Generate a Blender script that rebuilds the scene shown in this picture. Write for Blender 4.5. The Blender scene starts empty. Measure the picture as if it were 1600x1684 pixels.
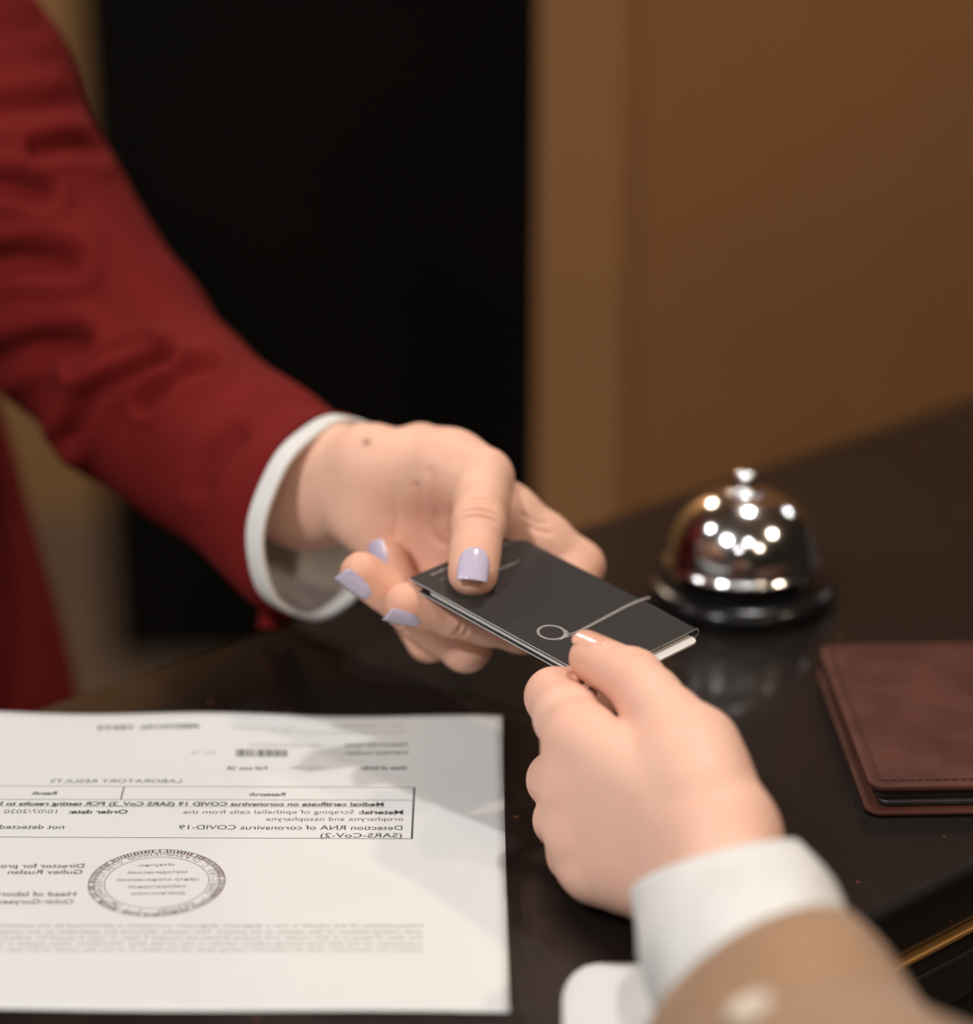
import bpy, bmesh, math, random
import numpy as np
from mathutils import Vector, Matrix
random.seed(7)
rng = np.random.default_rng(7)
sc = bpy.context.scene
C = sc.collection

# ------------------------------------------------------------------ camera
Z0 = 1.05                                   # height of the counter top
F = 4450.0                                  # focal length in pixels of the 1600x1684 frame
PITCH = math.atan(1722 / F)
S_, C_ = math.sin(PITCH), math.cos(PITCH)
CAM = np.array([0.0, 0.0, Z0 + 0.44])
cam_d = bpy.data.cameras.new('camera'); cam = bpy.data.objects.new('camera', cam_d); C.objects.link(cam)
cam.location = CAM; cam.rotation_euler = (math.pi / 2 - PITCH, 0, 0)
cam_d.sensor_fit = 'HORIZONTAL'; cam_d.sensor_width = 36; cam_d.lens = F / 1600 * 36
cam_d.clip_start = 0.05; cam_d.clip_end = 50
cam_d.dof.use_dof = True; cam_d.dof.focus_distance = 0.93; cam_d.dof.aperture_fstop = 3.6
sc.camera = cam

# ------------------------------------------------------------------ world, lamps, exposure
sc.view_settings.view_transform = 'Standard'; sc.view_settings.look = 'None'
sc.view_settings.gamma = 1.0; sc.view_settings.use_curve_mapping = False
sc.view_settings.exposure = -0.32
sc.cycles.use_denoising = True
sc.cycles.sample_clamp_indirect = 4.0
world = bpy.data.worlds.new('world'); sc.world = world; world.use_nodes = True
bg = world.node_tree.nodes['Background']; bg.inputs[0].default_value = (1.0, 0.78, 0.58, 1); bg.inputs[1].default_value = 0.02

def lamp(name, loc, target, radius, power, col=(1, .86, .72), spread=180):
    l = bpy.data.lights.new(name, 'AREA'); l.shape = 'DISK'; l.size = radius * 2; l.energy = power; l.color = col
    l.spread = math.radians(spread)
    o = bpy.data.objects.new(name, l); C.objects.link(o); o.location = loc
    o.rotation_euler = (Vector(target) - Vector(loc)).to_track_quat('-Z', 'Y').to_euler()
    return o
CEIL = 2.9
WHITE, WARM = (1, .985, .97), (1, .80, .60)
# the hall's ceiling downlights (their reflections show on the bell); all hang at the ceiling, out of the picture
lamp('downlight_counter_offscreen', (0.32, 1.50, CEIL - .02), (0.05, .95, Z0), .05, 17, WHITE)
for nm, x, y, p_, col in (('front_left', -1.1, -.5, 58, WHITE), ('front', .3, -.9, 7, WHITE), ('left', -1.7, .9, 10, WHITE), ('right', 1.7, .2, 25, WARM), ('front_right', 1.3, -1.6, 14, WARM), ('entrance', -.5, -1.9, 6, WHITE)):
    lamp('downlight_' + nm + '_offscreen', (x, y, CEIL - .02), (x * .4, y * .4 + .5, Z0), .07, p_, col)
lamp('downlight_back_offscreen', (-.9, 3.2, CEIL - .02), (-.75, 3.8, .6), .07, 45, WARM)
# far along the counter on the right: casts the wallet's shadow towards the camera's left
lamp('downlight_back_right_offscreen', (2.66, 3.62, CEIL - .02), (.14, .86, Z0), .07, 14, WHITE)

# ------------------------------------------------------------------ helpers
def ray(u, v):
    x = (u - 800) / F; y = (v - 842) / F
    return np.array([x, C_ - y * S_, -(S_ + y * C_)])
def P(u, v, d):                             # pixel and depth -> world
    return CAM + ray(u, v) * d
def G(u, v, z=0.0):                         # pixel -> point at height z over the counter top
    r = ray(u, v); return CAM + r * ((0.44 - z) / -r[2])
CR = np.array([1.0, 0, 0]); CU = np.array([0, S_, C_]); CT = np.array([0, -C_, S_])   # camera right, up, towards
def cdir(r, u, t):
    v = r * CR + u * CU + t * CT; return v / np.linalg.norm(v)
def unit(v): v = np.asarray(v, float); return v / (np.linalg.norm(v) + 1e-12)

def tag(o, label=None, cat=None, group=None, kind=None):
    if label: o['label'] = label
    if cat: o['category'] = cat
    if group: o['group'] = group
    if kind: o['kind'] = kind
    return o
def link(name, me, mat=None, parent=None, smooth=True):
    o = bpy.data.objects.new(name, me); C.objects.link(o)
    if mat is not None: me.materials.append(mat)
    if smooth:
        me.polygons.foreach_set('use_smooth', [True] * len(me.polygons))
    if parent is not None:
        o.parent = parent
    return o
def empty(name, loc):
    o = bpy.data.objects.new(name, None); C.objects.link(o); o.location = loc; o.empty_display_size = .02
    return o
def rel(o, parent):                         # parent keeping the world place
    o.parent = parent; o.matrix_parent_inverse = Matrix.Translation(parent.location).inverted()
    return o
def mesh(name, verts, faces):
    me = bpy.data.meshes.new(name); me.from_pydata([tuple(map(float, v)) for v in verts], [], [tuple(map(int, f)) for f in faces]); me.update()
    return me
def bm_mesh(name, bm):
    me = bpy.data.meshes.new(name); bmesh.ops.recalc_face_normals(bm, faces=bm.faces[:]); bm.to_mesh(me); bm.free(); return me
def box_bm(c, s, M=None, bevel=0, seg=2):
    bm = bmesh.new(); bmesh.ops.create_cube(bm, size=1)
    bmesh.ops.scale(bm, vec=s, verts=bm.verts)
    if bevel: bmesh.ops.bevel(bm, geom=bm.edges[:], offset=bevel, segments=seg, profile=.5, affect='EDGES')
    bmesh.ops.translate(bm, vec=c, verts=bm.verts)
    if M is not None: bmesh.ops.transform(bm, matrix=M, verts=bm.verts)
    return bm
def lathe(name, prof, n=64):
    vs, fs = [], []
    for (r, z) in prof:
        for k in range(n):
            a = 2 * math.pi * k / n; vs.append((r * math.cos(a), r * math.sin(a), z))
    m = len(prof)
    for i in range(m - 1):
        for k in range(n):
            fs.append((i * n + k, i * n + (k + 1) % n, (i + 1) * n + (k + 1) % n, (i + 1) * n + k))
    fs.append(tuple(range(n))[::-1]); fs.append(tuple((m - 1) * n + k for k in range(n)))
    return mesh(name, vs, fs)

# ------------------------------------------------------------------ materials
def mat(name, col, rough=.5, **kw):
    m = bpy.data.materials.new(name); m.use_nodes = True; b = m.node_tree.nodes['Principled BSDF']
    b.inputs['Base Color'].default_value = (*col, 1); b.inputs['Roughness'].default_value = rough
    for k, v in kw.items(): b.inputs[k.replace('_', ' ')].default_value = v
    return m
def nodes(m): return m.node_tree.nodes, m.node_tree.links, m.node_tree.nodes['Principled BSDF']
def add_noise(m, scale, c1, c2, detail=4, lo=.35, hi=.65, bump=0, bscale=None, stretch=None, bdist=.001):
    N, L, b = nodes(m)
    tc = N.new('ShaderNodeTexCoord'); no = N.new('ShaderNodeTexNoise'); no.inputs['Scale'].default_value = scale; no.inputs['Detail'].default_value = detail
    src = tc.outputs['Object']
    if stretch:
        mp = N.new('ShaderNodeMapping'); mp.inputs['Scale'].default_value = stretch; L.new(src, mp.inputs[0]); src = mp.outputs[0]
    L.new(src, no.inputs['Vector'])
    r = N.new('ShaderNodeValToRGB'); r.color_ramp.elements[0].position = lo; r.color_ramp.elements[1].position = hi
    r.color_ramp.elements[0].color = (*c1, 1); r.color_ramp.elements[1].color = (*c2, 1)
    L.new(no.outputs['Fac'], r.inputs[0]); L.new(r.outputs[0], b.inputs['Base Color'])
    if bump:
        n2 = N.new('ShaderNodeTexNoise'); n2.inputs['Scale'].default_value = bscale or scale * 4; n2.inputs['Detail'].default_value = 6
        L.new(src, n2.inputs['Vector'])
        bp = N.new('ShaderNodeBump'); bp.inputs['Strength'].default_value = bump; bp.inputs['Distance'].default_value = bdist
        L.new(n2.outputs['Fac'], bp.inputs['Height']); L.new(bp.outputs[0], b.inputs['Normal'])
    return m

m_brown_wall = add_noise(mat('brown_wall', (.2, .1, .04), .7), 3, (.275, .122, .040), (.310, .140, .048), bump=.1, bscale=40)
m_tan_wall = add_noise(mat('tan_wall', (.3, .18, .09), .8), 3, (.36, .195, .075), (.40, .22, .088))
m_black_wall = add_noise(mat('black_wall', (.008, .007, .006), .7, Specular_IOR_Level=.15), 5, (.0035, .0028, .002), (.006, .0045, .003))
m_floor = add_noise(mat('floor_stone', (.2, .15, .12), .5), 4, (.085, .060, .045), (.115, .082, .062))
m_ceiling = mat('ceiling_paint', (.66, .61, .54), .9)

def counter_material():
    m = mat('black_counter', (.012, .009, .008), .32, Specular_IOR_Level=.30, Coat_Weight=.22, Coat_Roughness=.06)
    N, L, b = nodes(m)
    tc = N.new('ShaderNodeTexCoord')
    n1 = N.new('ShaderNodeTexNoise'); n1.inputs['Scale'].default_value = 9; n1.inputs['Detail'].default_value = 6
    L.new(tc.outputs['Object'], n1.inputs['Vector'])
    r1 = N.new('ShaderNodeValToRGB'); r1.color_ramp.elements[0].color = (.004, .0033, .0033, 1); r1.color_ramp.elements[1].color = (.013, .009, .0075, 1)
    L.new(n1.outputs['Fac'], r1.inputs[0])
    # warm mineral flecks
    vo = N.new('ShaderNodeTexVoronoi'); vo.inputs['Scale'].default_value = 85; L.new(tc.outputs['Object'], vo.inputs['Vector'])
    n3 = N.new('ShaderNodeTexNoise'); n3.inputs['Scale'].default_value = 30; L.new(tc.outputs['Object'], n3.inputs['Vector'])
    add = N.new('ShaderNodeMath'); add.operation = 'MULTIPLY_ADD'; add.inputs[1].default_value = .5; L.new(n3.outputs['Fac'], add.inputs[0]); L.new(vo.outputs['Distance'], add.inputs[2])
    r2 = N.new('ShaderNodeValToRGB'); r2.color_ramp.elements[0].position = .24; r2.color_ramp.elements[1].position = .30
    r2.color_ramp.elements[0].color = (1, 1, 1, 1); r2.color_ramp.elements[1].color = (0, 0, 0, 1)
    L.new(add.outputs[0], r2.inputs[0])
    mx = N.new('ShaderNodeMixRGB'); mx.inputs[2].default_value = (.16, .055, .022, 1)
    L.new(r2.outputs[0], mx.inputs[0]); L.new(r1.outputs[0], mx.inputs[1]); L.new(mx.outputs[0], b.inputs['Base Color'])
    # fine hair scratches as relief
    heights = []
    for (sx, sy, rot) in ((26, 900, .5), (22, 800, 1.9), (30, 1000, -.4)):
        mp = N.new('ShaderNodeMapping'); mp.inputs['Rotation'].default_value = (0, 0, rot); L.new(tc.outputs['Object'], mp.inputs[0])
        m2 = N.new('ShaderNodeMapping'); m2.inputs['Scale'].default_value = (sx, sy, 1); L.new(mp.outputs[0], m2.inputs[0])
        nn = N.new('ShaderNodeTexNoise'); nn.inputs['Scale'].default_value = 1; nn.inputs['Detail'].default_value = 2; nn.inputs['Distortion'].default_value = .6; L.new(m2.outputs[0], nn.inputs['Vector'])
        rr = N.new('ShaderNodeValToRGB'); rr.color_ramp.elements[0].position = .62; rr.color_ramp.elements[1].position = .72; L.new(nn.outputs['Fac'], rr.inputs[0])
        heights.append(rr.outputs[0])
    a1 = N.new('ShaderNodeMath'); a1.operation = 'ADD'; L.new(heights[0], a1.inputs[0]); L.new(heights[1], a1.inputs[1])
    a2 = N.new('ShaderNodeMath'); a2.operation = 'ADD'; L.new(a1.outputs[0], a2.inputs[0]); L.new(heights[2], a2.inputs[1])
    ng = N.new('ShaderNodeTexNoise'); ng.inputs['Scale'].default_value = 1400; ng.inputs['Detail'].default_value = 3; L.new(tc.outputs['Object'], ng.inputs['Vector'])
    a3 = N.new('ShaderNodeMath'); a3.operation = 'MULTIPLY_ADD'; a3.inputs[1].default_value = .8; L.new(ng.outputs['Fac'], a3.inputs[0]); L.new(a2.outputs[0], a3.inputs[2])
    bp = N.new('ShaderNodeBump'); bp.inputs['Strength'].default_value = .25; bp.inputs['Distance'].default_value = .00012
    L.new(a3.outputs[0], bp.inputs['Height']); L.new(bp.outputs[0], b.inputs['Normal'])
    return m
m_counter = counter_material()
m_counter_front = mat('counter_front_black', (.010, .008, .007), .45)
m_gold = mat('brass_strip', (1.0, .58, .22), .5, Metallic=1.0)
m_paper = mat('paper_white', (.64, .645, .635), .8)
m_ink_g = mat('ink_dark', (.055, .060, .048), .8)
m_ink_b = mat('ink_brown', (.115, .062, .045), .8)
m_chrome = mat('chrome', (.82, .83, .84), .12, Metallic=1.0)
m_bell_base = mat('bell_base_black', (.006, .0055, .0055), .22, Specular_IOR_Level=.3)
m_leather = add_noise(mat('brown_leather', (.10, .035, .025), .55, Specular_IOR_Level=.16), 45, (.055, .0175, .0125), (.088, .030, .021), detail=6, bump=.35, bscale=700, bdist=.0004)
m_leather_dark = add_noise(mat('dark_inner_leather', (.02, .015, .014), .4), 60, (.014, .011, .010), (.026, .020, .018), bump=.3, bscale=500, bdist=.0004)
m_stitch = mat('stitch_thread', (.045, .018, .013), .7)
m_folder = mat('folder_black', (.024, .024, .025), .34, Specular_IOR_Level=.5)
m_folder_edge = mat('folder_cut_edge', (.62, .60, .58), .6)
m_silver_ink = mat('silver_print', (.50, .48, .45), .35)
m_card = mat('key_card_white', (.70, .66, .62), .35)
m_red = add_noise(mat('red_wool', (.20, .018, .016), .9, Specular_IOR_Level=.15), 30, (.125, .0070, .0060), (.150, .0088, .0075), bump=.25, bscale=1500, bdist=.0005)
m_white_cloth = add_noise(mat('white_cotton', (.80, .79, .76), .85), 60, (.66, .655, .635), (.71, .705, .685), bump=.2, bscale=1800, bdist=.0004)
m_beige = add_noise(mat('beige_wool', (.42, .255, .145), .9, Sheen_Weight=.1), 25, (.30, .175, .098), (.345, .205, .116), bump=.2, bscale=1300, bdist=.0005)
m_button = mat('horn_button', (.62, .54, .45), .35)
m_lilac = mat('lilac_polish', (.53, .47, .61), .12, Coat_Weight=.8, Coat_Roughness=.03)
m_natural_nail = mat('natural_nail', (.80, .44, .33), .18, Coat_Weight=.7, Coat_Roughness=.05)
def skin_material(name, base, red):
    m = mat(name, base, .54, Specular_IOR_Level=.32)
    N, L, b = nodes(m)
    b.inputs['Subsurface Weight'].default_value = .22
    b.inputs['Subsurface Radius'].default_value = (1.0, .32, .16)
    b.inputs['Subsurface Scale'].default_value = .0035
    at = N.new('ShaderNodeAttribute'); at.attribute_name = 'flush'
    tc = N.new('ShaderNodeTexCoord')
    no = N.new('ShaderNodeTexNoise'); no.inputs['Scale'].default_value = 70; no.inputs['Detail'].default_value = 5; L.new(tc.outputs['Object'], no.inputs['Vector'])
    ad = N.new('ShaderNodeMath'); ad.operation = 'MULTIPLY_ADD'; ad.inputs[1].default_value = .30; L.new(no.outputs['Fac'], ad.inputs[0]); L.new(at.outputs['Fac'], ad.inputs[2])
    su = N.new('ShaderNodeMath'); su.operation = 'SUBTRACT'; su.use_clamp = True; su.inputs[1].default_value = .12; L.new(ad.outputs[0], su.inputs[0])
    mx = N.new('ShaderNodeMixRGB'); mx.inputs[1].default_value = (*base, 1); mx.inputs[2].default_value = (*red, 1)
    L.new(su.outputs[0], mx.inputs[0])
    am = N.new('ShaderNodeAttribute'); am.attribute_name = 'mark'; mx2 = N.new('ShaderNodeMixRGB'); mx2.inputs[2].default_value = (.16, .07, .04, 1)
    ms = N.new('ShaderNodeMath'); ms.operation = 'MULTIPLY'; ms.inputs[1].default_value = .7; L.new(am.outputs['Fac'], ms.inputs[0])
    L.new(ms.outputs[0], mx2.inputs[0]); L.new(mx.outputs[0], mx2.inputs[1]); L.new(mx2.outputs[0], b.inputs['Base Color'])
    n2 = N.new('ShaderNodeTexVoronoi'); n2.inputs['Scale'].default_value = 900; L.new(tc.outputs['Object'], n2.inputs['Vector'])
    n4 = N.new('ShaderNodeTexNoise'); n4.inputs['Scale'].default_value = 350; n4.inputs['Detail'].default_value = 4; L.new(tc.outputs['Object'], n4.inputs['Vector'])
    a4 = N.new('ShaderNodeMath'); a4.operation = 'MULTIPLY_ADD'; a4.inputs[1].default_value = 1.5; L.new(n4.outputs['Fac'], a4.inputs[0]); L.new(n2.outputs['Distance'], a4.inputs[2])
    bp = N.new('ShaderNodeBump'); bp.inputs['Strength'].default_value = .22; bp.inputs['Distance'].default_value = .0003
    L.new(a4.outputs[0], bp.inputs['Height']); L.new(bp.outputs[0], b.inputs['Normal'])
    return m
m_skin_a = skin_material('skin_staff', (.78, .460, .345), (.66, .265, .140))
m_skin_b = skin_material('skin_guest', (.80, .485, .375), (.66, .255, .130))

# ------------------------------------------------------------------ the place: walls, floor, ceiling
E_ = np.array([.7490, .6626, 0]); N_ = np.array([-.6626, .7490, 0])      # along the counter, towards its far side
NB, NF = .813, .495
def slab(name, c, s, rz, m, parent=None, kind=None, bevel=0):
    bm = box_bm((0, 0, 0), s, None, bevel)
    o = link(name, bm_mesh(name, bm), m, None, smooth=False); o.location = c; o.rotation_euler = (0, 0, rz)
    if parent is not None: rel(o, parent)
    if kind: o['kind'] = kind
    return o
RZ = math.atan2(E_[1], E_[0])
slab('floor', (0, 1.5, -.05), (9, 9, .1), 0, m_floor, kind='structure')
slab('ceiling', (0, 1.5, CEIL + .05), (9, 9, .1), 0, m_ceiling, kind='structure')
slab('wall_back', (-1.0, 3.90, 1.45), (7, .1, 2.9), 0, m_tan_wall, kind='structure')
slab('wall_center', (.03, 3.45, 1.45), (1.06, .30, 2.9), .0, m_black_wall, kind='structure')
# brown wall beside the counter
w0 = np.array([.078, 1.41, 0]); wdir = E_ * .93 + N_ * .0
wc = w0 + unit(wdir) * 1.6 + N_ * .030
slab('wall_right', (wc[0], wc[1], 1.45), (3.2, .060, 2.9), RZ, m_brown_wall, kind='structure')

cq = w0 - E_ * .006 + N_ * .030
slab('trim_1', (cq[0], cq[1], 1.45), (.012, .064, 2.9), RZ, m_brown_wall, kind='structure')

# ------------------------------------------------------------------ reception counter
cc = E_ * .3 + N_ * ((NB + NF) / 2)
counter = empty('reception_counter', (cc[0], cc[1], 0))
tag(counter, 'long black reception counter with a polished top and a thin brass strip', 'counter')
LEN = 3.0
def cpart(name, nc, zc, wn, hz, m, bevel=0, seg=3, along=0, length=LEN):
    q = E_ * (.3 + along) + N_ * nc
    bm = box_bm((0, 0, 0), (length, wn, hz), None, bevel, seg)
    o = link(name, bm_mesh(name, bm), m, None, smooth=bevel > 0); o.location = (q[0], q[1], zc); o.rotation_euler = (0, 0, RZ)
    return rel(o, counter)
cpart('worktop', (NB + NF) / 2, Z0 - .0115, NB - NF, .023, m_counter, .005, 4)
cpart('brass_strip', NF + .0025, Z0 - .0245, .006, .0019, m_gold, .0004, 2)
cpart('lower_rail', NF + .004 + .02, Z0 - .046, .040, .020, m_counter_front, .003)
cpart('strip_backing', NF + .02, Z0 - .03, .03, .016, m_counter_front)
cpart('front_panel', NF + .03, (Z0 - .056) / 2, .03, Z0 - .056, m_counter_front)
cpart('back_panel', NB - .05, (Z0 - .023) / 2, .02, Z0 - .023, m_counter_front)

# ------------------------------------------------------------------ leather wallet
def rrect_bm(w, d, h, r, bevel=.0006, n=6):
    bm = bmesh.new(); vs = []
    for (cx, cy, a0) in ((w - r, d - r, 0), (r, d - r, 90), (r, r, 180), (w - r, r, 270)):
        for k in range(n + 1):
            a = math.radians(a0 + 90 * k / n); vs.append(bm.verts.new((cx + r * math.cos(a), cy + r * math.sin(a), 0)))
    f = bm.faces.new(vs)
    e = bmesh.ops.extrude_face_region(bm, geom=[f]); top = [v for v in e['geom'] if isinstance(v, bmesh.types.BMVert)]
    bmesh.ops.translate(bm, vec=(0, 0, h), verts=top)
    bmesh.ops.recalc_face_normals(bm, faces=bm.faces[:])
    if bevel:
        ed = [x for x in bm.edges if abs(x.verts[0].co.z - x.verts[1].co.z) < 1e-9]
        bmesh.ops.bevel(bm, geom=ed, offset=bevel, segments=3, profile=.5, affect='EDGES')
    return bm
wp = G(1425, 1345)
wallet = empty('leather_wallet', (wp[0], wp[1], Z0)); wallet.rotation_euler = (0, 0, math.radians(2.0))
tag(wallet, 'closed brown leather wallet lying on the black counter beside the service bell', 'wallet')
def puff(bm, w, d, amt):                    # soft padded top
    bmesh.ops.subdivide_edges(bm, edges=[e for e in bm.edges if e.calc_length() > .02], cuts=10, use_grid_fill=True)
def cover_mesh(name, w, d, h, r, pad):
    nx, ny = 40, 48; vs = []; fs = []
    def corner(x, y):                       # squeeze grid into rounded corners
        cx = min(max(x, r), w - r); cy = min(max(y, r), d - r); dx, dy = x - cx, y - cy
        m = max(abs(dx), abs(dy)); l = math.hypot(dx, dy)
        if l > 1e-9: k = m / l; dx *= k; dy *= k
        return cx + dx, cy + dy
    for layer in (1, 0):
        for j in range(ny + 1):
            for i in range(nx + 1):
                # cluster the grid at the edges
                a = .5 - .5 * math.cos(math.pi * i / nx); b = .5 - .5 * math.cos(math.pi * j / ny)
                x, y = corner(a * w, b * d)
                ed = min(a * w, (1 - a) * w, b * d, (1 - b) * d)
                rim = .0009 * (1 - math.exp(-(ed / .0009)))                      # rounded lip
                groove = -.0005 * math.exp(-((ed - .0042) / .0011) ** 2)           # pressed stitch line
                swell = pad * (1 - math.exp(-(max(0, ed - .005) / .010) ** 2)) + .0006 * math.sin(x * 90 + 1) * math.sin(y * 60) * min(1, ed / .02)
                z = h - .0009 + rim + groove + swell if layer else (.0009 - rim) * .8
                vs.append((x, y, z))
    m = (nx + 1) * (ny + 1)
    for L0 in (0, m):
        for j in range(ny):
            for i in range(nx):
                q = [L0 + j * (nx + 1) + i, L0 + j * (nx + 1) + i + 1, L0 + (j + 1) * (nx + 1) + i + 1, L0 + (j + 1) * (nx + 1) + i]
                fs.append(q if L0 == 0 else q[::-1])
    ring = [i for i in range(nx + 1)] + [j * (nx + 1) + nx for j in range(1, ny + 1)] + [ny * (nx + 1) + i for i in range(nx - 1, -1, -1)] + [j * (nx + 1) for j in range(ny - 1, 0, -1)]
    for k in range(len(ring)):
        a, b = ring[k], ring[(k + 1) % len(ring)]; fs.append((a, a + m, b + m, b))
    return mesh(name, vs, fs)
WW, WD = .112, .122
o = link('bottom_cover', cover_mesh('bottom_cover', WW, WD, .0026, .006, 0), m_leather, wallet)
o = link('inner_pocket', bm_mesh('inner_pocket', rrect_bm(WW - .006, WD - .005, .0022, .004, .0007)), m_leather_dark, wallet); o.location = (.0045, .0032, .0026)
o = link('inner_sleeve', bm_mesh('inner_sleeve', rrect_bm(WW - .0055, WD - .0055, .0030, .004, .0009)), m_leather_dark, wallet); o.location = (.0030, .0046, .0050)
o = link('top_cover', cover_mesh('top_cover', WW - .002, WD, .0032, .006, .0016), m_leather, wallet); o.location = (.0012, .0028, .0080)
topc = o
def stitch_mesh(name, w, d, inset, z):
    bm = bmesh.new(); pitch = .0030
    def seg(x0, y0, x1, y1):
        n = int(math.hypot(x1 - x0, y1 - y0) / pitch)
        for k in range(n):
            t = (k + .5) / n; b = bmesh.ops.create_cube(bm, size=1)
            M = Matrix.Translation((x0 + (x1 - x0) * t, y0 + (y1 - y0) * t, z)) @ Matrix.Rotation(math.atan2(y1 - y0, x1 - x0), 4, 'Z') @ Matrix.Diagonal((.0020, .0005, .0003, 1))
            bmesh.ops.transform(bm, matrix=M, verts=b['verts'])
    seg(inset, inset, w - inset, inset); seg(inset, inset, inset, d - inset); seg(inset, d - inset, w - inset, d - inset)
    return bm_mesh(name, bm)
link('stitching', stitch_mesh('stitching', WW - .002, WD, .0042, .00315), m_stitch, topc, smooth=False)
o = link('spine', bm_mesh('spine', box_bm((WW / 2, WD + .0012, .0056), (WW - .012, .0035, .0108), None, .0016, 3)), m_leather, wallet)

# ------------------------------------------------------------------ service bell
bp_ = G(1218, 982)
bell = empty('service_bell', (bp_[0], bp_[1], Z0))
tag(bell, 'chrome dome service bell on a black round base standing on the counter', 'bell')
o = link('base', lathe('base', [(.0380, 0), (.0392, .0012), (.0394, .0040), (.0386, .0068), (.0366, .0084), (.0335, .0092), (.0300, .0097), (.0262, .0108), (.0250, .0125), (.0245, .0160), (.0230, .0164), (.006, .0165)], 96), m_bell_base, bell)
dome = [(.0255, .0166), (.0312, .0163), (.0322, .0165), (.0325, .0172), (.0318, .0180), (.0308, .0190)]
for k in range(1, 27):
    a = math.radians(90 * k / 27); dome.append((.0306 * math.cos(a) ** .86, .0196 + .0280 * math.sin(a)))
dome.append((.0030, .0471))
link('dome', lathe('dome', dome, 96), m_chrome, bell)
link('plunger', lathe('plunger', [(.0046, .0470), (.0046, .0482), (.0030, .0487), (.0026, .0505), (.0030, .0510), (.0044, .0520), (.0050, .0534), (.0047, .0548), (.0036, .0558), (.0018, .0564), (.0004, .0566)], 32), m_chrome, bell)
link('collar', lathe('collar', [(.0085, .0466), (.0080, .0476), (.0050, .0481), (.003, .0482)], 32), m_chrome, bell)

# ------------------------------------------------------------------ printed sheet of paper
TR, BR = G(826, 1181), G(838, 1668)
dl_t = unit(G(0, 1174) - TR); dl_b = unit(G(0, 1663) - BR)
TL, BL = TR + dl_t * .297, BR + dl_b * .297
PUP = unit(TR - BR); PLEFT = unit(dl_t + dl_b)
def pwave(x, y):                             # gentle waves of the sheet (metres above the counter)
    s = (np.array([x, y]) - BR[:2]) @ PUP[:2] / .21; t = (np.array([x, y]) - BR[:2]) @ PLEFT[:2] / .297
    z = .00035 + .0011 * max(0, s - .80) / .2 * (0.5 + .5 * math.sin(t * 19 + .6)) + .0006 * math.exp(-((s) / .06) ** 2) * (.5 + .5 * math.sin(t * 13))
    return z
sheet = empty('paper_sheet', (TR[0], TR[1], Z0))
tag(sheet, 'white printed laboratory results sheet with a round stamp lying on the counter', 'paper')
def paper_mesh():
    nx, ny = 80, 56; vs = []; fs = []
    for lay in (0, 1):
        for j in range(ny + 1):
            for i in range(nx + 1):
                a, b = i / nx, j / ny
                q = (TR * (1 - a) + TL * a) * (1 - b) + (BR * (1 - a) + BL * a) * b
                vs.append((q[0], q[1], Z0 + pwave(q[0], q[1]) - .00012 * lay))
    m = (nx + 1) * (ny + 1)
    for L0 in (0, m):
        for j in range(ny):
            for i in range(nx):
                q = [L0 + j * (nx + 1) + i, L0 + j * (nx + 1) + i + 1, L0 + (j + 1) * (nx + 1) + i + 1, L0 + (j + 1) * (nx + 1) + i]
                fs.append(q if L0 == 0 else q[::-1])
    ring = [i for i in range(nx + 1)] + [j * (nx + 1) + nx for j in range(1, ny + 1)] + [ny * (nx + 1) + i for i in range(nx - 1, -1, -1)] + [j * (nx + 1) for j in range(ny - 1, 0, -1)]
    for k in range(len(ring)):
        a, b = ring[k], ring[(k + 1) % len(ring)]; fs.append((a, a + m, b + m, b))
    return mesh('sheet', vs, fs)
rel(link('sheet', paper_mesh(), m_paper), sheet)
def glyphs(text, offset=0.0, shear=0.0, spacing=1.0):
    cu = bpy.data.curves.new('t', 'FONT'); cu.body = text; cu.size = 1; cu.resolution_u = 3; cu.offset = offset; cu.shear = shear; cu.space_character = spacing
    ob = bpy.data.objects.new('t', cu); me = bpy.data.meshes.new_from_object(ob)
    v = np.array([tuple(x.co) for x in me.vertices]) if len(me.vertices) else np.zeros((0, 3))
    f = [tuple(p.vertices) for p in me.polygons]
    bpy.data.objects.remove(ob); bpy.data.curves.remove(cu); bpy.data.meshes.remove(me)
    return v, f
class Ink:
    def __init__(s): s.v = []; s.f = []
    def put(s, v, f):
        n = len(s.v); s.v += [tuple(x) for x in v]; s.f += [tuple(i + n for i in q) for q in f]
    def flat(s, pts):                        # world xy polygon on the sheet
        s.put([(p[0], p[1], Z0 + pwave(p[0], p[1]) + .00006) for p in pts], [tuple(range(len(pts)))])
    def line(s, text, ur, ul, v, cap=3.0, bold=0.0, shear=0.0, vl=None):
        g, f = glyphs(text, bold, shear)
        if not len(g): return
        a, b = G(ur, v), G(ul, v if vl is None else vl); d = b - a; L = np.linalg.norm(d); d /= L
        w = g[:, 0].max() - g[:, 0].min(); x0 = g[:, 0].min(); k = cap / 1000 / .72
        q = [a + d * ((x - x0) / w * L) + PUP * (y * k) for x, y, _ in g]
        s.put([(p[0], p[1], Z0 + pwave(p[0], p[1]) + .00006) for p in q], f)
    def rule(s, p0, p1, w=.00025, n=24):
        a, b = G(*p0), G(*p1); d = unit(b - a); nn = np.array([-d[1], d[0], 0]) * w / 2
        for k in range(n):
            q0 = a + (b - a) * k / n; q1 = a + (b - a) * (k + 1) / n
            s.flat([q0 + nn, q0 - nn, q1 - nn, q1 + nn])
    def obj(s, name, m):
        return rel(link(name, mesh(name, s.v, s.f), m, None, smooth=False), sheet)
ik = Ink(); ib = Ink(); ig = Ink(); it_ = Ink(); ibar = Ink(); ist = Ink()
ik.line('MEDICAL TESTS', 328, 157, 1201.5, 3.0, .035, .25)
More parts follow.
